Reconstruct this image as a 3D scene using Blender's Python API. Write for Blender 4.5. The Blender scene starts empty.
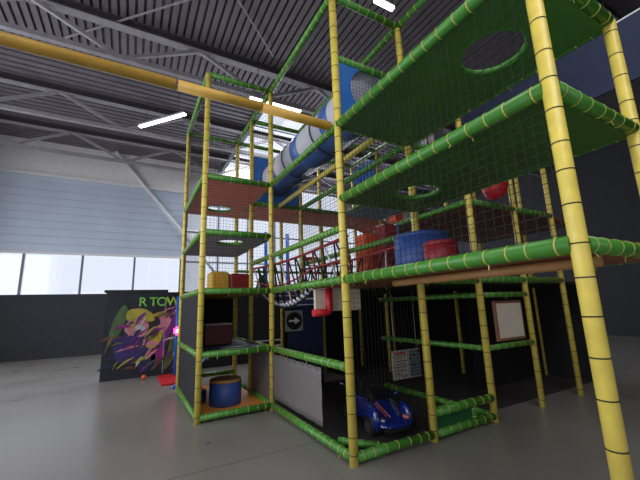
import bpy, math, random
from mathutils import Vector, Matrix
random.seed(7)
S = bpy.context.scene
C = S.collection

# ------------------------------------------------------------------ camera
def make_camera():
    cam = bpy.data.cameras.new('camera'); o = bpy.data.objects.new('camera', cam); C.objects.link(o)
    cam.sensor_width = 36; cam.sensor_fit = 'HORIZONTAL'; cam.lens = 336.28 / 640 * 36
    cam.clip_start = .05; cam.clip_end = 200
    yaw, pit, roll = .5116, .1929, -.0344
    fw = Vector((math.sin(yaw)*math.cos(pit), math.cos(yaw)*math.cos(pit), math.sin(pit)))
    r = Vector((math.cos(yaw), -math.sin(yaw), 0)); u = r.cross(fw)
    r2 = r*math.cos(roll) + u*math.sin(roll); u2 = -r*math.sin(roll) + u*math.cos(roll)
    m = Matrix((r2, u2, -fw)).transposed().to_4x4(); m.translation = Vector((-2.186, -3.319, 1.681))
    o.matrix_world = m; S.camera = o
make_camera()

# ------------------------------------------------------------------ world, lights, exposure
S.view_settings.view_transform = 'Standard'; S.view_settings.look = 'None'
S.view_settings.gamma = 1; S.view_settings.use_curve_mapping = False
S.view_settings.exposure = 0.12
W = bpy.data.worlds.new('sky'); S.world = W; W.use_nodes = True
W.node_tree.nodes['Background'].inputs[0].default_value = (.80, .86, 1, 1)
W.node_tree.nodes['Background'].inputs[1].default_value = 1.0

def area(name, loc, direction, sx, sy, L, col):
    """an area light of radiance L"""
    l = bpy.data.lights.new(name, 'AREA'); l.shape = 'RECTANGLE'; l.size = sx; l.size_y = sy
    l.energy = L * sx * sy * math.pi; l.color = col
    o = bpy.data.objects.new(name, l); C.objects.link(o); o.location = loc
    o.rotation_euler = Vector(direction).to_track_quat('-Z', 'Y').to_euler()
    return o
area('skylight_daylight', (3.4, 10.6, 9.7), (0, 0, -1), 3.5, 6.7, 11.0, (.93, .96, 1))
area('window_daylight', (7.7, 14.7, 5.6), (0, -1, 0), 16, 6.2, 1.45, (.86, .91, 1))
area('side_window_daylight', (-4.2, 14.6, 3.35), (0, -1, 0), 7.6, 1.7, .62, (.84, .86, 1))
area('front_fill_light', (-2.0, -5.5, 9.7), (0, 0, -1), 9, 3.4, 4.2, (1, .95, .9))  # added fill from overhead behind the camera, to brighten the front posts
area('low_front_fill_light', (-3.0, -8.5, 2.2), (0, 1, 0), 8.0, 3.2, .4, (1, .95, .9))  # added low fill from behind the camera, no known source
area('left_fill_light', (-8.5, 3.0, 4.2), (1, 0, 0), 16, 6.4, 1.9, (.93, .95, 1))  # added side fill, lifts the ceiling, deck undersides and back wall

# ------------------------------------------------------------------ materials
def lin(c):
    return tuple((x/255/12.92 if x/255 <= .04045 else ((x/255+.055)/1.055)**2.4) for x in c) + (1,)
def pbr(name, col, rough=.5, metal=0, var=.12, scale=6, bump=0, spec=.5, coat=0, translucent=0):
    m = bpy.data.materials.new(name); m.use_nodes = True
    nt = m.node_tree; b = nt.nodes['Principled BSDF']
    b.inputs['Roughness'].default_value = rough; b.inputs['Metallic'].default_value = metal
    b.inputs['Specular IOR Level'].default_value = spec
    if coat: b.inputs['Coat Weight'].default_value = coat; b.inputs['Coat Roughness'].default_value = .1
    c = lin(col)
    tc = nt.nodes.new('ShaderNodeTexCoord'); n = nt.nodes.new('ShaderNodeTexNoise')
    n.inputs['Scale'].default_value = scale; n.inputs['Detail'].default_value = 5
    nt.links.new(tc.outputs['Object'], n.inputs['Vector'])
    r = nt.nodes.new('ShaderNodeValToRGB'); e = r.color_ramp.elements
    e[0].position = .3; e[1].position = .7
    e[0].color = tuple(x*(1-var) for x in c[:3]) + (1,); e[1].color = tuple(min(1, x*(1+var)) for x in c[:3]) + (1,)
    nt.links.new(n.outputs['Fac'], r.inputs['Fac']); nt.links.new(r.outputs['Color'], b.inputs['Base Color'])
    if translucent:
        tr = nt.nodes.new('ShaderNodeBsdfTranslucent'); tr.inputs['Color'].default_value = c
        ms = nt.nodes.new('ShaderNodeMixShader'); ms.inputs[0].default_value = translucent; out = nt.nodes['Material Output']
        nt.links.new(b.outputs[0], ms.inputs[1]); nt.links.new(tr.outputs[0], ms.inputs[2]); nt.links.new(ms.outputs[0], out.inputs['Surface'])
    if bump:
        bp = nt.nodes.new('ShaderNodeBump'); bp.inputs['Strength'].default_value = bump; bp.inputs['Distance'].default_value = .01
        nt.links.new(n.outputs['Fac'], bp.inputs['Height']); nt.links.new(bp.outputs['Normal'], b.inputs['Normal'])
    return m
def emis(name, col, s):
    m = bpy.data.materials.new(name); m.use_nodes = True
    b = m.node_tree.nodes['Principled BSDF']; b.inputs['Base Color'].default_value = lin(col)
    b.inputs['Emission Color'].default_value = lin(col); b.inputs['Emission Strength'].default_value = s
    return m
def glass(name):
    m = bpy.data.materials.new(name); m.use_nodes = True; nt = m.node_tree
    out = nt.nodes['Material Output']; nt.nodes.remove(nt.nodes['Principled BSDF'])
    t = nt.nodes.new('ShaderNodeBsdfTransparent'); g = nt.nodes.new('ShaderNodeBsdfGlossy'); g.inputs['Roughness'].default_value = .05
    mx = nt.nodes.new('ShaderNodeMixShader'); mx.inputs[0].default_value = .05
    nt.links.new(t.outputs[0], mx.inputs[1]); nt.links.new(g.outputs[0], mx.inputs[2])
    nt.links.new(mx.outputs[0], out.inputs['Surface'])
    return m
M = dict(
    yellow=pbr('yellow_vinyl_foam', (226, 204, 92), .38, scale=9, bump=.1),
    boom=pbr('golden_vinyl_foam', (226, 180, 84), .42, scale=5),
    green=pbr('green_vinyl_foam', (68, 136, 48), .34, scale=9, bump=.1),
    dark_tie=pbr('dark_seam', (38, 34, 22), .6), tie=pbr('yellow_cable_tie', (190, 190, 96), .5),
    net=pbr('black_netting', (22, 22, 24), .8), black=pbr('black_mesh_cloth', (21, 21, 24), .85, scale=3),
    deck_green=pbr('green_vinyl_deck', (70, 124, 52), .55, scale=2), deck_red=pbr('red_brown_vinyl_deck', (228, 122, 98), .5, scale=2),
    deck_blue=pbr('slate_blue_vinyl_deck', (130, 150, 190), .5, scale=2), deck_orange=pbr('orange_brown_vinyl_deck', (226, 146, 60), .5, scale=3),
    deck_brown=pbr('brown_vinyl_deck', (138, 84, 62), .55, scale=2), deck_navy=pbr('navy_vinyl_deck', (30, 40, 72), .65, scale=2),
    deck_dark=pbr('charcoal_vinyl_deck', (44, 42, 44), .6),
    blue=pbr('blue_vinyl', (36, 112, 200), .4, scale=3), blue_foam=pbr('blue_foam_block', (40, 72, 140), .5, scale=5),
    slide_blue=pbr('blue_plastic', (66, 98, 164), .28, scale=3), slide_white=pbr('white_plastic', (244, 245, 250), .25, var=.04, translucent=.6),
    red=pbr('red_vinyl', (196, 30, 40), .4), dark_red=pbr('dark_red_vinyl', (136, 26, 36), .45), maroon=pbr('maroon_vinyl', (104, 30, 40), .5),
    cream=pbr('cream_vinyl', (226, 214, 196), .5, var=.05), grey_vinyl=pbr('grey_vinyl_sheet', (112, 107, 106), .5, var=.06, scale=3, bump=.4),
    orange=pbr('orange_vinyl', (232, 96, 46), .5), mustard=pbr('mustard_foam', (206, 166, 62), .6, bump=.3, scale=14),
    tan=pbr('tan_foam_top', (160, 118, 70), .6), dark_green=pbr('dark_green_vinyl', (34, 92, 50), .5),
    rope_red=pbr('red_rope', (150, 50, 46), .8), rope_black=pbr('black_rope', (24, 24, 26), .8), rope_white=pbr('white_rope', (220, 222, 230), .7), rope_blue=pbr('blue_rope', (40, 46, 96), .7),
    steel=pbr('grey_painted_steel', (150, 146, 150), .5, .2), steel_dark=pbr('dark_painted_steel', (74, 70, 74), .6, .2), deckmetal=pbr('corrugated_roof_steel', (118, 112, 118), .45, .35, var=.1, scale=1.5),
    white_paint=pbr('white_paint', (226, 226, 226), .5, var=.03), black_paint=pbr('black_paint', (16, 16, 18), .5),
    clad=pbr('blue_grey_cladding', (194, 204, 220), .5, .1, var=.05, scale=1), wall_pale=pbr('pale_grey_wall', (226, 223, 220), .7, var=.05), wall_dark=pbr('dark_wall', (54, 54, 60), .8),
    mat_black=pbr('black_floor_mat', (48, 42, 42), .8, scale=30, var=.2), pole_blue=pbr('blue_painted_pole', (24, 92, 190), .35),
    frame=pbr('window_frame', (110, 116, 124), .5, .2), glass=glass('window_glass'),
    car_blue=pbr('glossy_blue_plastic', (12, 40, 132), .12, var=.05, coat=1), rubber=pbr('black_rubber', (14, 14, 15), .6), chrome=pbr('silver_plastic', (190, 192, 198), .2, .7),
    pink=pbr('pink_decal', (226, 120, 116), .4), lamp=emis('lamp_glow', (255, 246, 235), 9), neon=emis('neon_glow', (255, 40, 110), 9), neon_white=emis('neon_white', (255, 225, 235), 5), teal=pbr('teal_plastic', (50, 200, 190), .3),
    wood=pbr('brown_wood_frame', (150, 104, 82), .5), pale_pink=pbr('pale_pink_pad', (226, 206, 208), .5),
)

# ------------------------------------------------------------------ mesh helpers
class MB:
    def __init__(s): s.v = []; s.f = []; s.mi = []; s.sm = []
    def add(s, vs, fs, mi=0, smooth=False):
        n = len(s.v); s.v += [Vector(v) for v in vs]; s.f += [tuple(i+n for i in f) for f in fs]
        s.mi += [mi]*len(fs); s.sm += [smooth]*len(fs) if isinstance(smooth, bool) else smooth
        return s
    def box(s, x0, x1, y0, y1, z0, z1, mi=0):
        vs = [(x, y, z) for x in (x0, x1) for y in (y0, y1) for z in (z0, z1)]
        return s.add(vs, [(0,1,3,2),(4,6,7,5),(0,4,5,1),(2,3,7,6),(0,2,6,4),(1,5,7,3)], mi)
    def rbox(s, x0, x1, y0, y1, z0, z1, b=.02, mi=0):
        """box with chamfered edges: three stacked outlines with clipped corners"""
        def ring(i, z):
            X0, X1, Y0, Y1 = x0+i, x1-i, y0+i, y1-i
            return [(X0+b,Y0,z),(X1-b,Y0,z),(X1,Y0+b,z),(X1,Y1-b,z),(X1-b,Y1,z),(X0+b,Y1,z),(X0,Y1-b,z),(X0,Y0+b,z)]
        vs = ring(b, z0)+ring(0, z0+b)+ring(0, z1-b)+ring(b, z1)
        fs = [tuple(range(7, -1, -1)), tuple(range(24, 32))]
        for k in range(3):
            for i in range(8): fs.append((k*8+i, k*8+(i+1) % 8, k*8+8+(i+1) % 8, k*8+8+i))
        return s.add(vs, fs, mi)
    def bar(s, p, q, w, h=None, mi=0):
        p, q = Vector(p), Vector(q); d = (q-p).normalized(); h = h or w
        a = d.cross(Vector((0, 0, 1)));  a = Vector((1, 0, 0)) if a.length < 1e-3 else a.normalized(); b = a.cross(d)
        vs = [c+a*i*w/2+b*j*h/2 for c in (p, q) for i, j in ((-1,-1),(1,-1),(1,1),(-1,1))]
        return s.add(vs, [(3,2,1,0),(4,5,6,7),(0,1,5,4),(1,2,6,5),(2,3,7,6),(3,0,4,7)], mi)
    def tube(s, p, q, r, mi=0, seg=14, r2=None, tie=0, tie_mi=1, tie_r=.003, tie_w=.009):
        p, q = Vector(p), Vector(q); d = (q-p); L = d.length; d.normalize(); r2 = r if r2 is None else r2
        a = d.orthogonal().normalized(); b = d.cross(a)
        cs = [(math.cos(t*2*math.pi/seg), math.sin(t*2*math.pi/seg)) for t in range(seg)]
        def cyl(p0, p1, ra, rb, m):
            vs = [p0+(a*c+b*e)*ra for c, e in cs]+[p1+(a*c+b*e)*rb for c, e in cs]
            fs = [(i, (i+1) % seg, seg+(i+1) % seg, seg+i) for i in range(seg)]+[tuple(range(seg-1, -1, -1)), tuple(range(seg, 2*seg))]
            s.add(vs, fs, m, [True]*seg+[False]*2)
        cyl(p, q, r, r2, mi)
        if tie:
            n = max(1, int(L/tie))
            for k in range(n):
                t = (k+.5+random.uniform(-.12, .12))*L/n
                cyl(p+d*(t-tie_w/2), p+d*(t+tie_w/2), r+tie_r, r+tie_r, tie_mi)
                if random.random() < .2 and tie_r > .002:     # the tail of the tie
                    x = (a*random.uniform(-1, 1)-Vector((0, 0, .6))).normalized()
                    s.bar(p+d*t+x*r, p+d*t+x*(r+.035), .007, .004, tie_mi)
        return s
    def path(s, pts, r, mi=0, seg=8, closed=False):
        pts = [Vector(p) for p in pts]; n = len(pts); vs = []
        ref = None
        for i, p in enumerate(pts):
            t = (pts[(i+1) % n]-pts[i-1]) if closed else (pts[min(i+1, n-1)]-pts[max(i-1, 0)])
            t.normalize(); a = t.orthogonal() if ref is None else ref-t*ref.dot(t); a.normalize(); ref = a; b = a.cross(t)
            vs += [p+(a*math.cos(k*2*math.pi/seg)+b*math.sin(k*2*math.pi/seg))*r for k in range(seg)]
        fs = []
        for i in range(n if closed else n-1):
            j = (i+1) % n
            fs += [(i*seg+k, i*seg+(k+1) % seg, j*seg+(k+1) % seg, j*seg+k) for k in range(seg)]
        sm = [True]*len(fs)
        if not closed: fs += [tuple(range(seg-1, -1, -1)), tuple(range((n-1)*seg, n*seg))]; sm += [False]*2
        return s.add(vs, fs, mi, sm)
    def lathe(s, c, prof, mi=0, seg=32, caps=True):
        c = Vector(c); vs = []; n = len(prof)
        for r, z in prof: vs += [c+Vector((r*math.cos(k*2*math.pi/seg), r*math.sin(k*2*math.pi/seg), z)) for k in range(seg)]
        fs = [(i*seg+k, i*seg+(k+1) % seg, (i+1)*seg+(k+1) % seg, (i+1)*seg+k) for i in range(n-1) for k in range(seg)]
        sm = [True]*len(fs)
        if caps: fs += [tuple(range(seg-1, -1, -1)), tuple(range((n-1)*seg, n*seg))]; sm += [False]*2
        return s.add(vs, fs, mi, sm)
    def holed(s, x0, x1, y0, y1, z0, z1, c, r, mi=0, seg=48, axes='xyz'):
        """slab with a round hole; axes reorders the coordinates so the slab can stand upright"""
        o = []
        for k in range(seg):
            t = k*2*math.pi/seg+1e-4; dx, dy = math.cos(t), math.sin(t)
            m = min(((x1 if dx > 0 else x0)-c[0])/dx if abs(dx) > 1e-9 else 1e9, ((y1 if dy > 0 else y0)-c[1])/dy if abs(dy) > 1e-9 else 1e9)
            o.append((c[0]+dx*m, c[1]+dy*m, c[0]+dx*r, c[1]+dy*r, t))
        cor = []
        for X, Y in ((x1, y1), (x0, y1), (x0, y0), (x1, y0)):
            cor.append((X, Y, math.atan2(Y-c[1], X-c[0]) % (2*math.pi)))
        vs = []; fs = []
        for z in (z0, z1):
            vs += [(a, b, z) for a, b, _, _, _ in o]+[(a, b, z) for _, _, a, b, _ in o]+[(a, b, z) for a, b, _ in cor]
        N = 2*seg+4
        for k in range(seg):
            j = (k+1) % seg; t0 = o[k][4]; t1 = o[j][4] if j else t0+2*math.pi/seg
            ci = [i for i, (_, _, t) in enumerate(cor) if t0 < t < t1 or t0 < t+2*math.pi < t1]
            top = [k] + [2*seg+i for i in ci] + [j, seg+j, seg+k]
            fs += [tuple(reversed(top)), tuple(N+i for i in top)]
            e = [k]+[2*seg+i for i in ci]+[j]
            for a, b in zip(e, e[1:]): fs.append((a, b, N+b, N+a))
            fs.append((seg+j, seg+k, N+seg+k, N+seg+j))
        if axes == 'xzy': vs = [(a, z, b) for a, b, z in vs]
        if axes == 'zxy': vs = [(z, a, b) for a, b, z in vs]
        return s.add(vs, fs, mi)
    def net(s, o, u, v, cell=.055, r=.0015, mi=0):
        o, u, v = Vector(o), Vector(u), Vector(v); n = u.cross(v).normalized()*r
        for A, B in ((u, v), (v, u)):
            k = max(2, round(A.length/cell)); w = A.normalized()*r
            for i in range(k+1):
                p = o+A*i/k; q = p+B
                vs = [p-w-n, p+w-n, p+w+n, p-w+n, q-w-n, q+w-n, q+w+n, q-w+n]
                s.add(vs, [(0,1,5,4),(1,2,6,5),(2,3,7,6),(3,0,4,7)], mi)
        return s
    def prism(s, pts, y0, y1, mi=0):
        """outline in x,z with thickness along y"""
        n = len(pts); vs = [(x, y0, z) for x, z in pts]+[(x, y1, z) for x, z in pts]
        return s.add(vs, [tuple(range(n)), tuple(range(2*n-1, n-1, -1))]+[((i+1) % n, i, n+i, n+(i+1) % n) for i in range(n)], mi)
    def ellipsoid(s, c, rx, ry, rz, mi=0, seg=20, rings=12):
        c = Vector(c); vs = []
        for i in range(1, rings):
            t = math.pi*i/rings
            vs += [c+Vector((rx*math.sin(t)*math.cos(k*2*math.pi/seg), ry*math.sin(t)*math.sin(k*2*math.pi/seg), rz*math.cos(t))) for k in range(seg)]
        vs += [c+Vector((0, 0, rz)), c-Vector((0, 0, rz))]; T = len(vs)-2
        fs = [(i*seg+k, (i+1)*seg+k, (i+1)*seg+(k+1) % seg, i*seg+(k+1) % seg) for i in range(rings-2) for k in range(seg)]
        fs += [(k, (k+1) % seg, T) for k in range(seg)]+[((rings-2)*seg+(k+1) % seg, (rings-2)*seg+k, T+1) for k in range(seg)]
        return s.add(vs, fs, mi, True)
    def build(s, name, mats, parent=None, local=False):
        mats = mats if isinstance(mats, (list, tuple)) else [mats]
        off = Vector((0, 0, 0)) if (parent is None or local) else Vector(parent['_o'] if '_o' in parent else parent.location)
        me = bpy.data.meshes.new(name); me.from_pydata([v-off for v in s.v], [], s.f)
        for m in mats: me.materials.append(M[m] if isinstance(m, str) else m)
        me.polygons.foreach_set('material_index', s.mi); me.polygons.foreach_set('use_smooth', s.sm); me.update()
        o = bpy.data.objects.new(name, me); C.objects.link(o)
        if parent is not None: o.parent = parent
        return o
def tag(o, label, cat, group=None, kind=None):
    o['label'] = label; o['category'] = cat
    if group: o['group'] = group
    if kind: o['kind'] = kind
    return o
def thing(name, label, cat, loc=(0, 0, 0), group=None, rz=0):
    o = bpy.data.objects.new(name, None); C.objects.link(o); o.location = loc; o.rotation_euler = (0, 0, rz); o.empty_display_size = .1
    return tag(o, label, cat, group)
def struct(name, mb, mats):
    o = mb.build(name, mats); o['kind'] = 'structure'; return o
def solo(name, mb, mats, label, cat, group=None): return tag(mb.build(name, mats), label, cat, group)
def sub(name, mb, mats, part):
    """a sub-part: built in the same coordinates as its part"""
    base = part.parent.location if part.parent else Vector((0, 0, 0))
    off = Vector(base)
    for v in mb.v: v -= off
    return mb.build(name, mats, part, local=True)

U, H = 1.2, .9875          # grid bay and storey step of the play frame

# ================================================================== ROOM
# floor with one construction joint
def floor_mat():
    m = bpy.data.materials.new('polished_concrete'); m.use_nodes = True; nt = m.node_tree; b = nt.nodes['Principled BSDF']
    tc = nt.nodes.new('ShaderNodeTexCoord'); n = nt.nodes.new('ShaderNodeTexNoise'); n.inputs['Scale'].default_value = .9; n.inputs['Detail'].default_value = 7
    nt.links.new(tc.outputs['Object'], n.inputs['Vector'])
    r = nt.nodes.new('ShaderNodeValToRGB'); r.color_ramp.elements[0].color = lin((116, 112, 107)); r.color_ramp.elements[1].color = lin((141, 137, 131))
    nt.links.new(n.outputs['Fac'], r.inputs[0])
    sep = nt.nodes.new('ShaderNodeSeparateXYZ'); nt.links.new(tc.outputs['Object'], sep.inputs[0])
    n2 = nt.nodes.new('ShaderNodeTexNoise'); n2.inputs['Scale'].default_value = 3; nt.links.new(tc.outputs['Object'], n2.inputs['Vector'])
    def math_(op, a, b_):
        x = nt.nodes.new('ShaderNodeMath'); x.operation = op
        for i, v in enumerate((a, b_)):
            if isinstance(v, (int, float)): x.inputs[i].default_value = v
            else: nt.links.new(v, x.inputs[i])
        return x.outputs[0]
    wob = math_('MULTIPLY', n2.outputs['Fac'], .02)
    mx = r.outputs['Color']
    d = math_('ABSOLUTE', math_('SUBTRACT', math_('SUBTRACT', sep.outputs['Y'], wob), .79), 0)
    j = math_('LESS_THAN', d, .006)
    mix = nt.nodes.new('ShaderNodeMix'); mix.data_type = 'RGBA'; nt.links.new(j, mix.inputs[0]); nt.links.new(mx, mix.inputs[6]); mix.inputs[7].default_value = lin((48, 44, 42))
    nt.links.new(mix.outputs[2], b.inputs['Base Color'])
    rr = nt.nodes.new('ShaderNodeMapRange'); rr.inputs[3].default_value = .22; rr.inputs[4].default_value = .38
    nt.links.new(n.outputs['Fac'], rr.inputs[0]); nt.links.new(rr.outputs[0], b.inputs['Roughness'])
    b.inputs['Specular IOR Level'].default_value = .5
    return m
X0, X1, Y0, Y1, ZC = -8, 16, -8, 14, 9.0
struct('floor', MB().box(X0, X1, Y0, Y1, -.1, 0), floor_mat())

# roof decking: ribs run away from the camera in the near bay, crosswise beyond the second truss
def ribs(mb, a0, a1, b0, b1, pitch, along, zc=ZC, dp=.11):
    n = int((a1-a0)/pitch); prof = []
    for i in range(n+1):
        x = a0+i*pitch; prof += [(x, zc), (x+pitch*.66, zc), (x+pitch*.70, zc+dp), (x+pitch*.94, zc+dp)]
    prof = [(min(a, a1), z) for a, z in prof]
    vs = []
    for b in (b0, b1): vs += [((a, b, z) if along == 'y' else (b, a, z)) for a, z in prof]
    k = len(prof); fs = [(i, i+1, k+i+1, k+i) for i in range(k-1)]
    mb.add(vs, fs, 0)
c = MB()
ribs(c, X0, X1, -3.7, 7.2, .19, 'y')
c.box(X0, X1, Y0, -7.3, ZC, ZC+.2); c.box(X0, -6.6, -7.3, -3.7, ZC, ZC+.2); c.box(2.6, X1, -7.3, -3.7, ZC, ZC+.2)
ribs(c, 7.2, Y1, X0, 1.6, .27, 'x')
ribs(c, 7.2, Y1, 5.2, X1, .27, 'x')
c.box(X0, X1, -3.7, 7.2, ZC+.12, ZC+.2); c.box(X0, 1.6, 7.2, Y1, ZC+.12, ZC+.2); c.box(5.2, X1, 7.2, Y1, ZC+.12, ZC+.2)
struct('ceiling', c, 'deckmetal')
# skylight
k = MB()
k.box(1.5, 1.66, 7.2, Y1, ZC-.25, ZC+.35); k.box(5.14, 5.3, 7.2, Y1, ZC-.25, ZC+.35); k.box(1.5, 5.3, 7.12, 7.26, ZC-.2, ZC+.35)
for y in (8.9, 10.7, 12.4): k.box(1.6, 5.2, y-.05, y+.05, ZC, ZC+.14)
struct('trim_1', k, 'frame')
struct('window_1', MB().box(1.62, 5.18, 7.24, Y1, ZC+.2, ZC+.22), 'glass')
# back wall
w = MB()
w.box(X0, X1, Y1, Y1+.25, 0, 2.5, 2)                     # plinth
w.box(X0, -.1, Y1, Y1+.25, 4.2, 7.5, 0)
n = int((7.5-4.2)/.33)
for i in range(n): w.box(X0, -.1, Y1-.03, Y1, 4.22+i*.33, 4.22+i*.33+.30, 0)
w.box(X0, -.1, Y1-.02, Y1+.25, 7.5, 9.2, 1)
w.box(-.1, 4.6, Y1, Y1+.25, 7.0, 9.2, 1); w.box(9.4, X1, Y1, Y1+.25, 7.0, 9.2, 1); w.box(4.6, 9.4, Y1, Y1+.25, 8.4, 9.2, 1)
w.box(15.6, X1, Y1, Y1+.25, 2.5, 7.0, 2)
struct('wall_back', w, ['clad', 'wall_pale', 'wall_dark'])
t = MB(); t.box(X0, -.1, Y1-.12, Y1-.03, 7.42, 7.55); t.box(X0, -.1, Y1-.1, Y1-.03, 4.12, 4.22); t.box(-.16, -.04, Y1-.1, Y1, 2.5, 7)
struct('trim_2', t, 'white_paint')
wf = MB()
for i in range(11): x = .0+i*1.55; wf.box(x-.04, x+.04, Y1+.02, Y1+.12, 2.5, 7)
for z in (2.53, 4.0, 5.5, 6.97): wf.box(-.1, 15.6, Y1+.03, Y1+.11, z-.035, z+.035)
for i in range(5): x = X0+i*1.95; wf.box(x-.04, x+.04, Y1+.02, Y1+.12, 2.5, 4.2)
struct('trim_3', wf, 'frame')
struct('window_2', MB().box(-.1, 15.6, Y1+.14, Y1+.16, 2.5, 7).box(4.6, 9.4, Y1+.14, Y1+.16, 7.0, 8.4), 'glass')
struct('window_3', MB().box(X0, -.1, Y1+.14, Y1+.16, 2.5, 4.2), 'glass')
struct('wall_left', MB().box(X0-.2, X0, Y0, Y1, 0, 1).box(X0-.2, X0, Y0, Y1, 7.4, 9.2).box(X0-.2, X0, Y0, -5, 1, 7.4).box(X0-.2, X0, 11, Y1, 1, 7.4), 'wall_pale')
struct('window_6_added', MB().box(X0-.12, X0-.1, -5, 11, 1, 7.4), 'glass')  # unseen opening, added to let the left fill light in
struct('wall_right', MB().box(X1, X1+.2, Y0, Y1, 0, 9.2), 'wall_dark')
struct('wall_front', MB().box(X0, X1, Y0-.2, Y0, 3.8, 9.2).box(X0, X1, Y0-.2, Y0, 0, .6).box(X0, -7, Y0-.2, Y0, .6, 3.8).box(1, X1, Y0-.2, Y0, .6, 3.8), 'wall_dark')
struct('window_4_added', MB().box(-7, 1, Y0-.12, Y0-.1, .6, 3.8), 'glass')  # unseen glazing added for the low fill light behind the camera
struct('window_5_added', MB().box(-6.6, 2.6, -7.3, -3.7, ZC+.1, ZC+.12), 'glass')  # unseen roof opening, added for the overhead fill light

# roof trusses
def truss(y, label, x0=-7.9, x1=15.9, node=-.93, pitch=3.7, zt=8.82, zb=7.92):
    T = thing('roof_truss', label, 'roof truss', (0, y, zt), 'roof trusses')
    T['_o'] = (0, y, zt)
    a = MB().box(x0, x1, y-.1, y+.1, zt-.02, zt+.02).box(x0, x1, y-.015, y+.015, zt, zt+.16).box(x0, x1, y-.13, y+.13, zt+.14, zt+.17)
    a.build('top_chord', 'steel_dark', T)
    MB().box(x0, x1, y-.07, y+.07, zb-.06, zb+.06).build('bottom_chord', 'steel', T)
    MB().box(x0, x1, y-.12, y+.12, zt-.045, zt-.021).build('bottom_flange', 'steel', T)
    k = int((x0-node)/pitch)-1
    x = node+k*pitch
    while x < x1:
        for (p, q) in (((x, zt), (x+pitch/2, zb)), ((x+pitch/2, zb), (x+pitch, zt))):
            if p[0] >= x0 and q[0] <= x1: MB().bar((p[0], y, p[1]), (q[0], y, q[1]), .09).build('diagonal', 'steel', T)
        x += pitch
    return T
truss(5.45, 'steel roof truss crossing nearest, just in front of the skylight')
truss(9.3, 'steel roof truss crossing beneath the near part of the skylight')
truss(12.2, 'steel roof truss closest to the cladded end wall')
truss(-.5, 'steel roof truss high above the front of the play frame')
def rod(p, q, label): solo('roof_brace', MB().bar(p, q, .045, .02), 'steel', label, 'roof brace', 'roof braces')
rod((-4.5, 6.9, 8.85), (-.35, 2.83, 8.85), 'thin flat steel roof brace crossing the ribs above the yellow boom')
rod((-1.5, 2.35, 8.85), (1.0, 4.75, 8.85), 'thin flat steel roof brace ending beside the green top rail')
solo('wall_brace', MB().tube((-3.2, 13.8, 9.0), (1.6, 13.8, 3.2), .07), 'white_paint', 'white diagonal steel pipe brace across the blue-grey cladded wall', 'brace')

# lamps
def strip_lamp(p, q, label, L=9):
    p, q = Vector(p), Vector(q); T = thing('strip_light', label, 'ceiling light', p, 'strip lights under the roof'); T['_o'] = tuple(p)
    MB().bar(p+Vector((0, 0, .04)), q+Vector((0, 0, .04)), .16, .06).build('housing', 'steel', T)
    MB().bar(p, q, .11, .05).build('lamp_tube', 'lamp', T)
    for s in (.15, .85):
        a = p.lerp(q, s); MB().tube(a+Vector((0, 0, .05)), (a.x, a.y, 8.99), .008, seg=6).build('hanger', 'steel_dark', T)
strip_lamp((.45, 5.2, 7.63), (2.05, 5.2, 7.63), 'bright white strip light glowing just above the yellow boom')
strip_lamp((2.0, 1.35, 8.1), (2.5, 1.35, 8.1), 'short glowing strip light at the very top over the corner post')
strip_lamp((-2.3, 8.8, 7.9), (-1.04, 7.33, 7.9), 'slim white strip light hung askew near the cladded wall')

# ================================================================== PLAY STRUCTURE
R = .05
def post(x, y, z0, z1, T, r=.047):
    return MB().tube((x, y, z0), (x, y, z1), r, tie=.2, tie_r=.001, tie_w=.008).build('post', ['yellow', 'dark_tie'], T)
def rail(p, q, T, r=R, tie=.15, name='rail'):
    p, q = Vector(p), Vector(q); d = (q-p).normalized()*.03
    return MB().tube(p+d, q-d, r, tie=tie).build(name, ['green', 'tie'], T)
def deck(x0, x1, y0, y1, z, T, mat, hole=None, name='deck', t=.05):
    m = MB(); e = .02
    if hole: m.holed(x0+e, x1-e, y0+e, y1-e, z-t, z, hole[:2], hole[2])
    else: m.rbox(x0+e, x1-e, y0+e, y1-e, z-t, z, .012)
    d = m.build(name, mat, T)
    if hole:
        pts = [(hole[0]+hole[2]*math.cos(a*math.pi/20), hole[1]+hole[2]*math.sin(a*math.pi/20), z-t/2) for a in range(40)]
        sub('hole_trim', MB().path(pts, .03, closed=True), ['green'], d)
    return d
def netp(o, u, v, T, cell=.055): return MB().net(o, u, v, cell, .0019 if cell < .07 and cell > .06 else .0013).build('safety_net', 'net', T)

# ---- climbing tower
T = thing('climbing_tower', 'tall square climbing tower of yellow posts and green rails at the corner of the frame', 'climbing tower', (-.6, 3.6, 0)); T['_o'] = (-.6, 3.6, 0)
x0, x1, y0, y1 = -U, 0, 2*U, 4*U
for (x, y) in ((x0, y0), (x1, y0), (x0, y1), (x1, y1), (x1, 3*U)): post(x, y, 0, 6*H, T)
K = .075
for k in (1, 2, 3, 4, 6):
    z = k*H
    rail((x0, y0, z), (x1, y0, z), T); rail((x0, y0, z), (x0, y1, z), T); 
    rail((x1, y0, z), (x1, 3*U, z), T); rail((x1, 3*U, z), (x1, y1, z), T)
    if k != 1: rail((x0, y1, z), (x1, y1, z), T)
rail((x0, y0, K), (x1, y0, K), T, name='kerb_roll'); rail((x0, y0, K), (x0, y1, K), T, name='kerb_roll')
rail((x1, y0, K), (x1, y1, K), T, name='kerb_roll'); rail((x0, y1, .27), (x1, y1, .27), T)
deck(x0, x1, y0, y1, .07, T, 'deck_orange', name='floor_pad')
deck(x0, x1, y0, y1, H+.02, T, 'deck_navy')
deck(x0, x1, y0, y1, 2*H+.02, T, 'deck_orange')
deck(x0, x1, y0, y1, 3*H, T, 'deck_blue', (-.6, 2.98, .27))
deck(x0, x1, y0, y1, 4*H, T, 'deck_red', (-.57, 4.15, .27))
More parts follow.
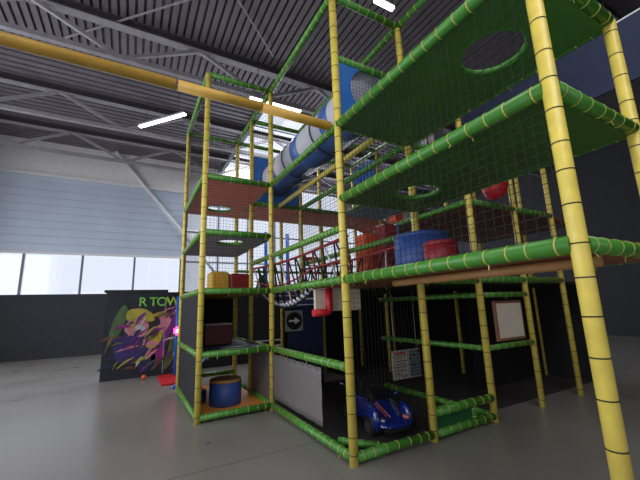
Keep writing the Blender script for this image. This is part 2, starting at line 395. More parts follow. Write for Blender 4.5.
# chalky scuffs on the first deck
for i in range(7):
    sc = MB(); a = random.uniform(-.9, -.2); b = random.uniform(2.6, 3.1); sc.bar((a, b, H+.022), (a+random.uniform(.1, .3), b+random.uniform(-.05, .1), H+.022), .016, .004)
    sc.build('chalk_mark', 'white_paint', T)
for (z0, z1) in ((.13, H-.05), (H+.05, 2*H-.05)):
    MB().box(x0-.006, x0+.006, y0+.06, y1-.06, z0, z1).build('side_panel', 'black', T)
MB().box(x0+.06, x1-.06, y1-.006, y1+.006, H+.0, 2*H-.05).build('back_panel', 'black', T)
MB().box(x1-.006, x1+.006, y0+.06, y0+1.14, .13, H-.05).build('side_panel', 'grey_vinyl', T)
for k in (2, 3, 4, 5):
    h = H
    netp((x0, y0, k*H), (U, 0, 0), (0, 0, h), T); netp((x0, y0, k*H), (0, 2*U, 0), (0, 0, h), T); netp((x0, y1, k*H), (U, 0, 0), (0, 0, h), T)

# ---- front frame: corner post, rope bridge bay, ground pen
F = thing('play_structure', 'front bay of the play frame between the tower and the nearest yellow corner post', 'play frame', (0, 0, 0)); F['_o'] = (0, 0, 0)
post(0, 0, 0, 6*H, F, .05); post(U, 0, 0, 6*H, F, .05); post(2*U, 0, 0, 6*H, F, .05)
for k in (1, 2, 4, 6): rail((0, 0, k*H), (0, 2*U, k*H), F)
rail((0, 0, K), (0, 2*U, K), F, name='kerb_roll'); rail((0, 0, K), (U, 0, K), F, name='kerb_roll'); rail((U, 0, K), (2*U, 0, K), F, name='kerb_roll')
rail((U, 0, .32), (2*U, 0, .32), F, r=.055)
rail((.1, .52, K), (.5, .02, K), F, r=.04, name='kerb_roll')
rail((2*U-.42, .02, K), (2*U-.42, .02, .32), F, tie=.09)
rail((2*U, 0, K), (2*U, 2*U, K), F, name='kerb_roll')
MB().box(U+.05, 2*U-.45, .0, .012, .11, .3).build('gap_panel', 'dark_green', F)
for k in (2, 3, 4, 5, 6): rail((0, 0, k*H), (U, 0, k*H), F)
rail((U, 0, 2*H), (2*U, 0, 2*H), F)
rail((U, 0, 4*H), (2*U, 0, 4*H), F)
for k in (4, 6): rail((U, 0, k*H), (U, 3*U, k*H), F)
rail((0, 0, 2.63*H), (0, 3*U, 2.63*H), F, r=.045, tie=.09); rail((U, 0, 2.66*H), (U, 3*U, 2.66*H), F, r=.045, tie=.09)
rail((U, 0, 2*H), (U, 3*U, 2*H), F)
rail((2*U, 0, H), (2*U, 2*U, H), F, r=.04); rail((2*U, 0, 1.78*H), (2*U, 2*U, 1.78*H), F, r=.04)
rail((2*U, 0, H), (3*U, 0, H), F, r=.04); rail((2*U, 0, 1.78*H), (3*U, 0, 1.78*H), F, r=.04)
MB().tube((.65, 0, 4*H), (.65, 3*U, 4*H), .045, tie=.16).build('cradle_pole', ['yellow', 'tie'], F)
# blue end panels with the round tube mouths
TC = (.6, 4.566)
MB().holed(.05, U-.05, 4*H+.05, 5*H+.03, -.012, .012, TC, .37, axes='xzy').build('mouth_panel', 'blue', F)
MB().holed(.05, U-.05, 4*H+.05, 5*H+.12, 3*U-.012, 3*U+.012, TC, .36, axes='xzy').build('mouth_panel', 'blue', F)
netp((0, 0, 5*H), (0, 2*U, 0), (0, 0, H), F, .07)
netp((0, 0, 2*H), (0, 2*U, 0), (0, 0, H), F); netp((0, 0, 3*H), (0, 2*U, 0), (0, 0, H), F)
netp((0, 0, 5*H), (U, 0, 0), (0, 0, H), F); netp((0, 0, 4*H), (U, 0, 0), (0, 0, H), F)
netp((0, 0, .1), (U, 0, 0), (0, 0, 2*H-.1), F)
netp((U, 0, 2*H), (0, 3*U, 0), (0, 0, 2*H), F)
deck(0, U, 0, .97, 2*H, F, 'deck_brown')
deck(2*U, 5*U, .3, 4*U, .012, F, 'mat_black', name='pen_mat', t=.01)
deck(.03, 2*U, .05, 3*U, .012, F, 'mat_black', name='pen_mat', t=.01)

# ---- overhanging gallery on the right
G = thing('play_gallery', 'overhanging green gallery of the play frame reaching out to the right of the corner post', 'play gallery', (.6, -1.2, 0)); G['_o'] = (.6, -1.2, 0)
L = -2*U
post(0, L, 0, 4*H, G); post(U, L, 0, 4*H, G)
for k in (2, 3, 4):
    for x in (0, U): rail((x, 0, k*H), (x, L, k*H), G, r=.055)
    rail((0, L, k*H), (U, L, k*H), G)
rail((U, 0, 6*H), (U, L, 6*H), G)
deck(0, U, L, 0, 2*H, G, 'deck_brown')
deck(0, U, L, 0, 3*H, G, 'deck_green', (.60, -.66, .26))
deck(0, U, L, 0, 4*H, G, 'deck_green', (.58, -1.75, .29))
MB().tube((.22, -.6, 2*H-.09), (.22, L, 2*H-.09), .035).build('edge_pad', 'tan', G)
for k in (2, 3): netp((0, L, k*H), (0, 2*U, 0), (0, 0, H), G, .068)
netp((U, L, 4*H), (0, 2*U, 0), (0, 0, 2*H), G)

# ---- rear frame
B = thing('play_structure', 'rear bays of the play frame with the red-brown walkway deck behind the rope bridge', 'play frame', (3.0, 3.6, 0)); B['_o'] = (3.0, 3.6, 0)
for (x, y) in ((U, 3*U), (U, 4*U), (2*U, 4*U), (2*U, 3*U), (3*U, 3*U), (3*U, 4*U), (4*U, 2*U), (5*U, 2*U), (5*U, U), (3*U, 0), (4*U, 4*U), (4*U, 0)): post(x, y, 0, 6*H, B, .045)
for y in (3*U, 4*U):
    for k in (4, 6):
        for i in range(3): rail((i*U, y, k*H), ((i+1)*U, y, k*H), B)
for i in (1, 2, 3): rail((i*U, 3*U, 4*H), (i*U, 4*U, 4*H), B)
rail((2*U, 2*U, 4*H), (2*U, 3*U, 4*H), B); rail((3*U, 2*U, 4*H), (3*U, 3*U, 4*H), B); rail((2*U, 2*U, 4*H), (3*U, 2*U, 4*H), B)
rail((3*U, 0, 6*H), (3*U, 4*U, 6*H), B); rail((3*U, 0, 5*H), (3*U, 4*U, 5*H), B); rail((3*U, 0, 4*H), (3*U, 2*U, 4*H), B)
rail((2*U, 0, 6*H), (2*U, 4*U, 6*H), B, tie=.3)
for i in range(3): deck(i*U, (i+1)*U, 3*U, 4*U, 4*H, B, 'deck_red')
deck(2*U, 3*U, 2*U, 3*U, 4*H, B, 'deck_blue')
deck(0, U, 3*U, 4*U, 2*H, B, 'deck_dark')
for i in (1, 2, 3, 4):
    for j in (0, 1, 2, 3): deck(i*U, (i+1)*U, j*U, (j+1)*U, 2*H, B, 'deck_dark')
ZB = 3.27*H
for i in (2, 3, 4):
    for j in (0, 1): deck(i*U, (i+1)*U, j*U, (j+1)*U, ZB, B, 'deck_brown')
rail((2*U, 0, ZB), (2*U, 2*U, ZB), B); rail((2*U, 0, ZB), (3*U, 0, ZB), B); rail((3*U, 0, ZB), (4*U, 0, ZB), B); rail((2*U, 2*U, ZB), (4*U, 2*U, ZB), B)
rail((2*U, 0, 2*H+.02), (4*U, 0, 2*H+.02), B)
# sloping ramp
rm = MB(); a, b = Vector((3*U, 3*U, 4*H)), Vector((4.1*U, 3*U, 3.55*H)); dy = Vector((0, U, 0)); dz = Vector((0, 0, -.05))
rm.add([a, b, b+dy, a+dy, a+dz, b+dz, b+dy+dz, a+dy+dz], [(0,1,2,3),(7,6,5,4),(0,4,5,1),(1,5,6,2),(2,6,7,3),(3,7,4,0)])
rm.build('ramp', 'deck_red', B)
# black cloth backs to the ground pen
for i in (2, 3, 4): MB().box(i*U+.05, (i+1)*U-.05, 4*U-.006, 4*U+.006, .0, 2*H-.05).build('back_panel', 'black', B)
MB().box(U+.05, 2*U-.05, 4*U-.006, 4*U+.006, .0, 2*H-.05).build('back_panel', 'black', B)
MB().box(5*U-.006, 5*U+.006, 0, 4*U, .0, 2*H-.05).build('back_panel', 'black', B)
MB().box(3*U+.05, 5*U, 1*U-.006, 1*U+.006, .0, 2*H-.05).build('back_panel', 'black', B)
MB().box(.79, 1.66, 3.54, 3.56, .03, 2*H-.06).build('navy_panel', 'deck_navy', B)
bp_ = MB()
for i in range(7): bp_.box(3*U-.02, 3*U+.02, 3.72+i*.15, 3.82+i*.15, 5.2, 5.72)
bp_.build('slatted_panel', 'blue', B)
MB().box(2*U-.012, 2*U+.012, L, -.06, 4*H, 4.75*H).build('guard_panel', 'deck_navy', B)
MB().tube((2*U, 0, 4.75*H), (2*U, L, 4.75*H), .015).build('guard_edge', 'white_paint', B)
netp((2*U, 3*U, 4*H), (U, 0, 0), (0, 0, 2*H), B)
netp((3*U, 0, 4*H), (0, 3*U, 0), (0, 0, 2*H), B)
netp((2*U, 0, 2*H), (2*U, 0, 0), (0, 0, ZB-2*H), B)
rail((0, 4*U, 2.6*H), (3*U, 4*U, 2.6*H), B, r=.035)

# ---- smooth yellow boom sticking out of the corner post
bm = MB().tube((-7.9, .12, 4.0), (-1.92, .12, 4.0), .058).tube((-1.9, .12, 4.0), (-1.0, .12, 4.0), .056).tube((-.98, .12, 4.0), (-.05, .12, 3.985), .058)
solo('padded_boom', bm, 'boom', 'smooth golden yellow padded boom running level from the corner post over the floor', 'boom')

# ---- tube slide
T = thing('tube_slide', 'white and blue plastic tube slide lying along the upper level', 'tube slide', (.6, 1.8, 4.566)); T['_o'] = (.6, 1.8, 4.566)
ny = 3; ys = [.02+i*(3*U-.04)/ny for i in range(ny+1)]
def half_shell(y0, y1, a0, a1, r=.37, t=.012, seg=20):
    m = MB(); vs = []
    for y in (y0, y1):
        for rr in (r, r-t):
            for i in range(seg+1):
                a = a0+(a1-a0)*i/seg; vs.append((TC[0]+rr*math.cos(a), y, TC[1]+rr*math.sin(a)))
    n = seg+1; fs = []
    for i in range(seg):
        fs += [(i, i+1, 2*n+i+1, 2*n+i), (n+i+1, n+i, 3*n+i, 3*n+i+1), (i+1, i, n+i, n+i+1), (2*n+i, 2*n+i+1, 3*n+i+1, 3*n+i)]
    fs += [(0, n, 3*n, 2*n), (seg, 2*n+seg, 3*n+seg, n+seg)]
    m.add([Vector(v) for v in vs], fs, 0, True); return m
for i in range(ny):
    g = .008
    half_shell(ys[i]+g, ys[i+1]-g, math.radians(-42), math.radians(222), seg=36).build('tube_top', 'slide_white', T)
    half_shell(ys[i]+g, ys[i+1]-g, math.radians(222), math.radians(318)).build('tube_bottom', 'slide_blue', T)
for yb, w_ in ((.12, .10), (.80, .13), (1.90, .14), (3.0, .14)):
    half_shell(yb-w_, yb+w_, math.radians(-42), math.radians(222), r=.378, t=.006, seg=36).build('blue_band', 'slide_blue', T)
for i in range(ny+1):
    y = ys[i]; w_ = .012; mb = MB(); seg = 40; vs = []
    for yy, rr in ((y-w_, .372), (y-w_, .388), (y+w_, .388), (y+w_, .372)):
        vs += [(TC[0]+rr*math.cos(k*2*math.pi/seg), yy, TC[1]+rr*math.sin(k*2*math.pi/seg)) for k in range(seg)]
    fs = [(r_*seg+k, r_*seg+(k+1) % seg, ((r_+1) % 4)*seg+(k+1) % seg, ((r_+1) % 4)*seg+k) for r_ in range(4) for k in range(seg)]
    mb.add(vs, fs, 0, True).build('joint_ring', 'deck_navy', T)

# ---- rope bridge
T = thing('rope_bridge', 'sagging rope bridge laced with black, red and white ropes between green handrails', 'rope bridge', (.6, 1.8, 1.9)); T['_o'] = (.6, 1.8, 1.9)
def sag(y): return 1.98 if y < 1 else 1.97-.30*math.sin(math.pi*(y-1)/(3*U-1))
def hand(x, y): return 2.5-.06*math.sin(math.pi*y/(3*U))
NB = 24
for x in (.06, U-.06):
    MB().path([(x, i*3*U/NB, hand(x, i*3*U/NB)) for i in range(NB+1)], .022).build('hand_rope', 'rope_red', T)
ed = MB(); wh = MB(); bl = MB(); 
for x in (.2, U-.2): ed.path([(x, i*3*U/NB, sag(i*3*U/NB)) for i in range(7, NB+1)], .02)
ed.build('edge_rope', 'rope_black', T)
for i in range(NB*2):
    y = (i+.5)*3*U/(NB*2); z = sag(y)+.012
    if y < 1.02: continue
    (wh if i % 5 == 0 else bl).tube((.22, y, z), (U-.22, y+.03, z), .014, seg=6)
    if i % 2 == 0: wh.path([(.2, y-.06, z+.01), (.17, y, z+.06), (.2, y+.06, z+.01)], .02, seg=6)
wh.build('white_tread_ropes', 'rope_white', T)['kind'] = 'stuff'
bl.build('blue_tread_ropes', 'rope_blue', T)['kind'] = 'stuff'
mats = ('rope_black', 'rope_white', 'rope_red')
for x, xe in ((.06, .2), (U-.06, U-.2)):
    n = 12
    for i in range(n):
        a = i*3*U/n; m_ = (i+.5)*3*U/n; b2 = (i+1)*3*U/n
        MB().tube((x, a+.02, hand(x, a)), (xe, m_, sag(m_)), .014, seg=6).build('lacing_rope', 'rope_black' if i % 3 else 'rope_red', T)
        MB().tube((xe, m_, sag(m_)), (x, b2-.02, hand(x, b2)), .014, seg=6).build('lacing_rope', 'rope_white' if i % 5 == 1 else 'rope_black', T)

for x in (.09, U-.09):
    MB().path([(x, i*3*U/NB, (hand(x, i*3*U/NB)+sag(i*3*U/NB))/2) for i in range(NB+1)], .014, seg=6).build('middle_rope', 'rope_red', T)

# ================================================================== LOOSE THINGS
def rounded_drum(name, c, r, z0, z1, side, top, label, cat, group=None):
    T = thing(name, label, cat, (c[0], c[1], z0), group); T['_o'] = (c[0], c[1], z0)
    MB().lathe((c[0], c[1], 0), [(r-.012, z0), (r, z0+.012), (r, z1-.05)], seg=40).build('drum_body', side, T)
    MB().lathe((c[0], c[1], 0), [(r, z1-.05), (r, z1-.015), (r-.02, z1)], seg=40).build('top_pad', top, T)
    return T
rounded_drum('foam_step', (-.64, 3.0), .27, .07, .49, 'blue_foam', 'tan', 'round blue foam step with a tan top on the ground level of the tower', 'foam step')
rounded_drum('foam_step', (-.99, 3.42), .11, .07, .27, 'blue_foam', 'blue_foam', 'small low blue foam step tucked behind the large round step', 'foam step')
rounded_drum('foam_drum', (.6, -.66), .30, 2*H, 2*H+.44, 'blue_foam', 'blue_foam', 'big blue foam drum on the first deck beside the corner post', 'foam drum')
rounded_drum('foam_drum', (.27, -1.2), .15, 2*H, 2*H+.25, 'dark_red', 'dark_red', 'small red foam drum in front of the big blue drum', 'foam drum')
def block(name, x0, x1, y0, y1, z0, z1, mat, label, cat='foam block', top=None, b=.025):
    if top is None: return solo(name, MB().rbox(x0, x1, y0, y1, z0, z1, b), mat, label, cat)
    T = thing(name, label, cat, ((x0+x1)/2, (y0+y1)/2, z0)); T['_o'] = ((x0+x1)/2, (y0+y1)/2, z0)
    MB().rbox(x0, x1, y0, y1, z0, z1-.03, .015).build('block_body', mat, T)
    MB().rbox(x0, x1, y0, y1, z1-.03, z1, .01).build('top_pad', top, T)
    return T
D2 = 2*H+.02
block('foam_block', -.93, -.40, 3.5, 4.1, H+.02, H+.42, 'maroon', 'maroon foam block on the lower tower deck, light on its top coloured in as white', top='slide_white')  # white top layer stands in for light falling on the maroon block
block('foam_block', -.83, -.43, 3.6, 4.0, D2, D2+.44, 'mustard', 'rough mustard yellow foam block inside the tower above the orange deck', b=.05)
block('foam_block', -.42, -.03, 3.6, 4.05, D2, D2+.40, 'dark_red', 'dark red foam block beside the mustard one in the tower')
block('foam_pillar', 1.58, 1.92, 1.68, 2.0, 2*H, 3.0, 'orange', 'orange foam pillar standing behind the right rail of the rope bridge', 'foam pillar', b=.03)
rp = thing('foam_pillar', 'red foam pillar with a blue side behind the big blue drum', 'foam pillar', (1.98, 1.5, 2*H)); rp['_o'] = (1.98, 1.5, 2*H)
MB().rbox(1.80, 2.10, 1.35, 1.65, 2*H, 3.13, .02).build('pillar_body', 'dark_red', rp); MB().rbox(2.10, 2.16, 1.35, 1.65, 2*H, 3.15, .02).build('pillar_side', 'slide_blue', rp)
cn = thing('foam_cone', 'dark green foam cone on the deck at the far end of the rope bridge', 'foam cone', (.45, 4.2, 2*H)); cn['_o'] = (.45, 4.2, 2*H)
MB().lathe((.45, 4.2, 0), [(.2, 2*H), (.19, 2*H+.04), (.06, 2*H+.42), (.03, 2*H+.46)], seg=24).build('cone_body', 'dark_green', cn)
MB().rbox(.23, .67, 3.98, 4.42, 2*H, 2*H+.03, .01).build('cone_foot', 'dark_green', cn)
rb = solo('play_ball', MB().ellipsoid((2.95, -.12, ZB+.31), .2, .2, .26), 'red', 'shiny red punching ball beside the navy guard panel', 'ball')
hg = thing('hanging_cube', 'small orange cube hanging on a cord behind the gallery', 'hanging cube', (4.71, 4.2, 4.1)); hg['_o'] = (4.71, 4.2, 4.1)
MB().rbox(4.56, 4.86, 4.05, 4.35, 4.1, 4.36, .02).build('cube_body', 'orange', hg); MB().tube((4.71, 4.2, 4.35), (4.71, 4.2, 6.0), .008, seg=6).build('cord', 'rope_black', hg)
for i, (px, m_, l_) in enumerate(((2.62, 'pale_pink', 'pale pink upright pad nearest the yellow post'), (2.82, 'slide_white', 'white upright pad in the middle of the pale row'), (3.05, 'pale_pink', 'pale pink upright pad farthest from the yellow post'))):
    solo('upright_pad', MB().rbox(px, px+.12, 1.17, 1.23, 4*H, 5.25, .015), m_, l_+' between the two green gallery decks', 'pad', 'row of upright pads')
solo('play_ball', MB().ellipsoid((2.72, .2, 4.42), .09, .09, .09), 'teal', 'small teal ball between the two green gallery decks', 'ball')

solo('foam_roll', MB().tube((1.78, 4.8, 2.93), (2.34, 4.8, 2.93), .075), 'red', 'short fat red foam roll fixed level on the far rail behind the rope bridge', 'foam roll')
solo('play_ball', MB().ellipsoid((.02, 2.05, 2.53), .035, .035, .035), 'teal', 'very small teal ball tied at the handrail of the rope bridge', 'ball')
# grey vinyl sheet tied below the rail
v = MB(); nx = 26; 
for side in (0, 1): pass
vs = []; fs = []
for i in range(nx+1):
    y = .66+i*(2.33-.66)/nx
    for j in range(9):
        z = .2+.7*j/8
        vs.append((.003*math.sin(i*.9)+.003*math.sin(j*1.7+i*.4), y, z+(.004*math.cos(i*math.pi/2.2) if j in (0, 8) else 0)))
for i in range(nx):
    for j in range(8): fs.append((i*9+j, (i+1)*9+j, (i+1)*9+j+1, i*9+j+1))
sh = MB().add(vs, fs, 0, True)
T = thing('vinyl_sheet', 'grey vinyl sheet laced under the middle rail between tower and corner post', 'sheet', (0, 1.5, .2)); T['_o'] = (0, 1.5, .2)
o = sh.build('sheet', 'grey_vinyl', T); sd = o.modifiers.new('thick', 'SOLIDIFY'); sd.thickness = .006
for i in range(8):
    y = .72+i*.22
    MB().path([(.0+.06*math.sin(a), y, .92+.06*math.cos(a)) for a in [k*math.pi/5 for k in range(10)]], .003, closed=True, seg=6).build('lacing_loop', 'rope_black', T)

# white hanging panel with the red L-shaped roll
T = thing('hanging_pad', 'cream padded panel with a red L-shaped roll hanging under the rope bridge', 'panel', (.6, .98, 1.75)); T['_o'] = (.6, .98, 1.75)
MB().rbox(.08, .88, .93, .97, 1.60, 1.92, .015).build('padded_board', 'cream', T)
rr_ = MB().path([(.29, .885, 1.92), (.29, .885, 1.7), (.287, .885, 1.62), (.272, .885, 1.595), (.24, .885, 1.585), (.03, .885, 1.585)], .05, seg=14)
rr_.build('red_roll', 'red', T)
for z in (1.8, 1.66): MB().tube((.29, .885, z-.005), (.29, .885, z+.005), .052).build('roll_seam', 'dark_red', T)

# arrow sign
T = thing('arrow_sign', 'square pale sign with a white arrow in a black disc on the navy panel', 'sign', (.93, 3.5, 1.38)); T['_o'] = (.93, 3.5, 1.38)
MB().rbox(.72, 1.14, 3.49, 3.515, 1.16, 1.6, .006).build('board', pbr('sign_grey', (150, 148, 142), .6), T)
seg = 40; MB().prism([(.93+.185*math.cos(a*2*math.pi/seg), 1.38+.185*math.sin(a*2*math.pi/seg)) for a in range(seg)], 3.484, 3.49).build('disc', 'black_paint', T)
MB().prism([(.80, 1.36), (.94, 1.36), (.94, 1.31), (1.06, 1.38), (.94, 1.45), (.94, 1.40), (.80, 1.40)], 3.478, 3.484).build('arrow', 'white_paint', T)

# notice board in the pen
T = thing('notice_board', 'cream notice with printed lines and a patterned strip hung in the dark pen', 'notice', (2.95, 2.4, .5)); T['_o'] = (2.95, 2.4, .5)
bx0, bx1, bz0, bz1 = 2.63, 3.42, .12, .70
MB().rbox(bx0, bx1, 2.38, 2.4, bz0, bz1, .006).build('board', 'cream', T)
ln = MB()
for i, (a, b2) in enumerate(((.1, .38), (.1, .24), (.1, .40), (.1, .36), (.1, .4), (.1, .3), (.08, .22), (.3, .4))): ln.box(bx0+a-.04, bx0+b2, 2.376, 2.38, bz1-.10-i*.062, bz1-.085-i*.062)
ln.build('printed_lines', pbr('print_grey', (120, 96, 88), .7), T)
MB().box(bx0+.07, bx0+.38, 2.375, 2.38, bz1-.075, bz1-.04).build('heading', 'orange', T)
pt = MB()
for i in range(6):
    for j in range(8):
        pt.box(bx0+.47+i*.052, bx0+.47+i*.052+.045, 2.374, 2.38, bz0+.03+j*.066, bz0+.03+j*.066+.058, random.choice((0, 1, 2, 3)) if j > 2 else random.choice((2, 3, 3)))
pt.build('patterned_strip', [pbr('dusty_rose', (178, 120, 108), .6), 'black_paint', pbr('dusty_grey', (110, 118, 124), .6), pbr('dusty_teal', (104, 140, 146), .6)], T)
for x in (bx0+.08, bx1-.08): MB().tube((x, 2.39, bz1-.01), (x, 2.39, 2*H-.05), .004, seg=6).build('cord', 'rope_white', T)

# framed picture at the right
T = thing('picture_frame', 'pinkish wooden frame with a pale picture hanging right of the third post', 'picture', (3.1, .06, 1.25)); T['_o'] = (3.1, .06, 1.25)
MB().box(2.79, 3.5, .05, .09, 1.05, 1.66).build('backing', 'wood', T)
MB().box(2.83, 3.46, .04, .05, 1.09, 1.62).build('picture', 'cream', T)

# ---- ride-on sports car (nose along local +x)
car = thing('ride_on_car', 'glossy blue toy sports car parked on the dark mat in the ground pen', 'toy car', (.97, .84, .022), rz=math.radians(-99)); car.scale = (1.2, 1.2, 1.2)
secs = [(-.46, .17, .10, .20, .22), (-.42, .22, .08, .25, .27), (-.30, .235, .07, .29, .31), (-.15, .225, .07, .29, .33), (.0, .22, .07, .27, .33), (.12, .22, .07, .25, .29), (.26, .23, .07, .22, .235), (.38, .215, .07, .17, .18), (.46, .17, .075, .13, .135), (.49, .12, .08, .11, .115)]
vs = []; n = 12
for (x, hw, zb, zs, zt) in secs:
    prof = [(-hw*.85, zb), (-hw, zb+.03), (-hw, (zb+zs)/2), (-hw*.93, zs-.01), (-hw*.72, zs+.004), (-hw*.35, zt), (hw*.35, zt), (hw*.72, zs+.004), (hw*.93, zs-.01), (hw, (zb+zs)/2), (hw, zb+.03), (hw*.85, zb)]
    vs += [(x, y, z) for y, z in prof]
fs = [(i*n+k, i*n+(k+1) % n, (i+1)*n+(k+1) % n, (i+1)*n+k) for i in range(len(secs)-1) for k in range(n)]
fs += [tuple(range(n-1, -1, -1)), tuple(range((len(secs)-1)*n, len(secs)*n))]
bd = MB().add(vs, fs, 0, True).build('body', 'car_blue', car, local=True)
sb = bd.modifiers.new('smooth', 'SUBSURF'); sb.levels = 2; sb.render_levels = 2
for x in (.30, -.30):
    for s in (-1, 1):
        MB().ellipsoid((x, s*.2, .15), .13, .06, .14).build('fender', 'car_blue', car, local=True)
        wl = MB().tube((x, s*.2, .095), (x, s*.272, .095), .095, seg=24).build('wheel', 'rubber', car, local=True)
        h_ = MB().tube((x, s*.272, .095), (x, s*.278, .095), .055, seg=18)
        for k_ in range(5): 
            a_ = k_*2*math.pi/5; h_.bar((x, s*.281, .095), (x+.055*math.cos(a_), s*.281, .095+.055*math.sin(a_)), .014, .006)
        h_.build('hub_cap', 'steel_dark', wl, local=True)
MB().ellipsoid((-.06, 0, .29), .17, .14, .07).build('cockpit', 'rubber', car, local=True)
MB().rbox(-.24, -.15, -.12, .12, .26, .46, .02).build('seat_back', 'rubber', car, local=True)
MB().path([(.04+.02*math.cos(a), .065*math.cos(a), .39+.06*math.sin(a)) for a in [k*math.pi/8 for k in range(16)]], .009, closed=True, seg=6).build('steering_wheel', 'rubber', car, local=True)
ws = MB(); ws.add([(.13, -.17, .29), (.13, .17, .29), (.06, .13, .40), (.06, -.13, .40), (.14, -.17, .29), (.14, .17, .29), (.07, .13, .405), (.07, -.13, .405)], [(0,1,2,3),(7,6,5,4),(0,4,5,1),(1,5,6,2),(2,6,7,3),(3,7,4,0)])
ws.build('windscreen', pbr('dark_tinted_plastic', (18, 20, 28), .06), car, local=True)
for s in (-1, 1):
    MB().ellipsoid((.40, s*.145, .165), .055, .035, .02).build('headlight', 'pink' if s > 0 else 'chrome', car, local=True)
    MB().ellipsoid((.09, s*.235, .33), .025, .035, .02).build('mirror', 'car_blue', car, local=True)
    MB().bar((-.40, s*.14, .24), (-.43, s*.15, .375), .03, .012).build('spoiler_strut', 'rubber', car, local=True)
    st = MB(); st.bar((.18, s*.09, .283), (.40, s*.05, .183), .012, .006); st.bar((.18, s*.12, .278), (.38, s*.085, .188), .008, .006); st.build('stripe', 'pink' if s < 0 else 'chrome', car, local=True)
MB().rbox(-.48, -.37, -.25, .25, .37, .39, .006).build('spoiler', 'car_blue', car, local=True)
MB().rbox(.44, .50, -.16, .16, .06, .09, .01).build('front_splitter', 'rubber', car, local=True)

# ---- low dark partition beyond the tower
T = thing('partition_screen', 'low charcoal partition screen beyond the tower, beside the mural board', 'partition', (2.7, 7.5, 0)); T['_o'] = (2.7, 7.5, 0)
MB().box(-.68, 6.0, 7.42, 7.48, 0, 2.15).build('screen_panel', 'black', T)
for z in (.45, .62): MB().box(-.68, 6.0, 7.37, 7.42, z, z+.03).build('pale_line', 'slide_white', T)
# ---- mural board behind the tower (abstract paint; letters as on the wall)
YM = 7.15
def mp(px, py): return (-1.92+(px-140)*.0258, (379-py)*.0257)
mu = thing('mural_board', 'dark graffiti mural board with green lettering along its top behind the tower', 'mural', (-1.5, YM, 0)); mu['_o'] = (-1.5, YM, 0)
MB().box(-2.75, -.72, YM, YM+.06, 0, 2.2).build('board', pbr('mural_black', (30, 34, 44), .6, var=.5, scale=1.5), mu)
MB().box(-2.8, -1.28, YM-.03, YM+.08, 2.2, 2.27).box(-1.28, -.7, YM-.03, YM+.08, 2.13, 2.2).build('top_cap', 'black_paint', mu)
MB().box(mp(163, 0)[0]-.012, mp(163, 0)[0]+.012, YM-.02, YM, .05, 1.98).build('joint_strip', 'steel', mu)
def blob(pts, mat, d, name='paint_patch'):
    P = [mp(*p) for p in pts]; n = len(P); out = []
    for i in range(n):
        a, b, c_, e = [Vector(P[(i+j) % n]) for j in (-1, 0, 1, 2)]
        for t in (0, .25, .5, .75): out.append(tuple(.5*((2*b)+(c_-a)*t+(2*a-5*b+4*c_-e)*t*t+(3*b-a-3*c_+e)*t**3)))
    MB().prism(out, YM-d, YM-d+.003).build(name, mat, mu)
pc = {k: pbr('paint_'+k, c_, .5, var=.3, scale=4) for k, c_ in dict(purple=(112, 34, 130), violet=(52, 38, 100), olive=(110, 104, 48), yellow=(170, 160, 56), pink=(196, 128, 140), magenta=(130, 34, 110), navy=(30, 36, 72), white=(190, 190, 196), green=(70, 96, 60), brown=(90, 60, 46)).items()}
blob([(176, 296), (180, 300), (179, 322), (170, 335), (164, 352), (157, 368), (155, 362), (162, 340), (168, 318)], pc['purple'], .006)
blob([(172, 332), (179, 318), (179, 350), (172, 366), (164, 374), (168, 352)], pc['olive'], .009)
blob([(172, 340), (178, 334), (179, 344), (168, 368), (165, 372)], pc['green'], .012)
blob([(157, 318), (161, 316), (164, 321), (168, 315), (170, 320), (167, 330), (162, 336), (156, 330), (159, 326)], pc['pink'], .015)
blob([(145, 338), (152, 330), (162, 330), (160, 344), (152, 352), (144, 346)], pc['yellow'], .012)
blob([(150, 334), (156, 330), (158, 336), (152, 342)], pc['brown'], .018)
blob([(128, 312), (140, 310), (149, 314), (153, 322), (147, 324), (138, 320), (128, 322)], pc['yellow'], .015)
blob([(130, 322), (142, 322), (148, 328), (144, 338), (134, 338), (126, 332)], pc['pink'], .012)
blob([(136, 328), (144, 328), (144, 334), (137, 334)], pc['white'], .018)
blob([(118, 340), (138, 336), (148, 346), (152, 358), (142, 364), (122, 362)], pc['violet'], .009)
blob([(140, 358), (150, 354), (156, 360), (152, 372), (142, 374)], pc['navy'], .018)
blob([(154, 352), (163, 352), (164, 360), (158, 366), (152, 364)], pc['magenta'], .018)
blob([(116, 320), (124, 306), (128, 316), (120, 338), (112, 344)], pc['green'], .009)
random.seed(3)
for i in range(46):
    cx_, cy_ = random.uniform(112, 178), random.uniform(312, 372); a_ = random.uniform(-1.3, .2); l_ = random.uniform(3, 11); w_ = random.uniform(.5, 1.7)
    dx, dy = math.cos(a_)*l_, math.sin(a_)*l_; nx_, ny_ = -math.sin(a_)*w_, math.cos(a_)*w_
    blob([(cx_-dx, cy_-dy), (cx_-nx_, cy_-ny_-1.5), (cx_+dx, cy_+dy), (cx_+nx_, cy_+ny_-1.0)], pc[random.choice(['purple', 'violet', 'olive', 'yellow', 'pink', 'magenta', 'navy', 'green', 'brown', 'white', 'navy'])], .02+i*.0004, 'brush_stroke')
def text(s, x, z, size, mat):
    cu = bpy.data.curves.new('lettering', 'FONT'); cu.body = s; cu.size = size; cu.extrude = .004; cu.offset = .003; cu.space_character = 1.12
    t_ = bpy.data.objects.new('tmp', cu); C.objects.link(t_); dg = bpy.context.evaluated_depsgraph_get()
    me = bpy.data.meshes.new_from_object(t_.evaluated_get(dg)); bpy.data.objects.remove(t_)
    me.transform(Matrix.Rotation(math.pi/2, 4, 'X')); me.transform(Matrix.Translation(Vector((x+1.5, -.012, z)))); me.materials.clear(); me.materials.append(mat)
    o = bpy.data.objects.new('lettering', me); C.objects.link(o); o.parent = mu; return o
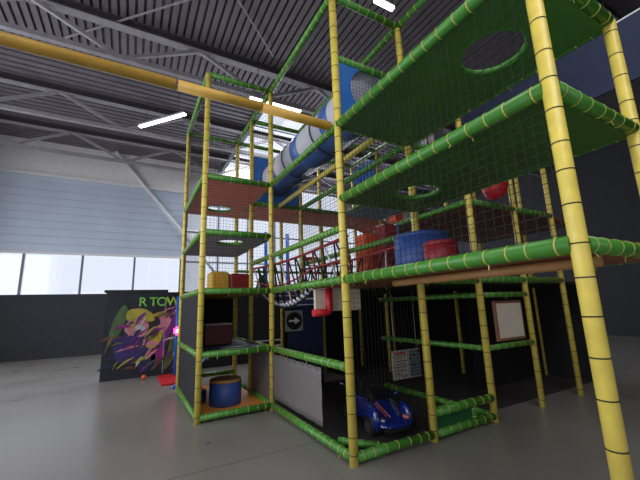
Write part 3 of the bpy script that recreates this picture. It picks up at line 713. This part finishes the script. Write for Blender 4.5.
gl = pbr('paint_bright_green', (126, 208, 88), .5, var=.2); yl = pbr('paint_lime_yellow', (180, 220, 50), .5)
text('R', -2.0, 1.83, .34, gl); text('T', -1.74, 1.83, .34, gl); text('O', -1.56, 1.83, .34, gl); text('W', -1.31, 1.83, .34, yl)

solo('painted_pole', MB().tube((-1.06, 6.6, 0), (-1.06, 6.6, 2.05), .05), 'pole_blue', 'bright blue upright pole in front of the mural board', 'pole')
solo('painted_pole', MB().tube((1.84, 7.75, 0), (1.84, 7.75, 4.3), .06), 'pole_blue', 'tall blue pole seen between the tower posts beyond the dark screen', 'pole')
solo('painted_pole', MB().tube((2.66, 7.75, 0), (2.66, 7.75, 4.3), .06), 'pole_blue', 'tall blue pole seen through the rope bridge lacing beyond the dark screen', 'pole')
solo('slanted_pole', MB().tube((-1.28, 5.17, .0), (-.35, 5.6, .62), .03), 'pole_blue', 'blue slanted pole leaning low behind the ground level of the tower', 'pole')
T = thing('neon_flower', 'glowing pink neon flower light on the blue pole', 'neon light', (-1.06, 6.52, 1.16)); T['_o'] = (-1.06, 6.52, 1.16)
pm = MB()
for k_ in range(7):
    a_ = k_*2*math.pi/7; pm.ellipsoid((-1.06+.075*math.cos(a_), 6.51, 1.16+.075*math.sin(a_)), .035, .02, .035, seg=10, rings=6)
pm.build('petals', 'neon', T); MB().ellipsoid((-1.06, 6.5, 1.16), .04, .02, .04, seg=12, rings=8).build('centre', 'neon_white', T)
solo('floor_mat', MB().rbox(-1.46, -1.0, 5.6, 6.85, 0, .05, .015), 'red', 'red padded floor mat lying before the mural board', 'mat')
solo('foam_ball', MB().ellipsoid((-1.78, 6.75, .06), .055, .055, .055), 'orange', 'tiny orange ball on the floor at the foot of the mural', 'ball')
T = thing('ceiling_sensor', 'small white ring sensor hanging beside the green top rail', 'sensor', (1.1, 2.0, 7.9)); T['_o'] = (0, 0, 0); T.location = (0, 0, 0)
bpy.data.objects.remove(T)
for o in bpy.data.objects:
    if '_o' in o: del o['_o']
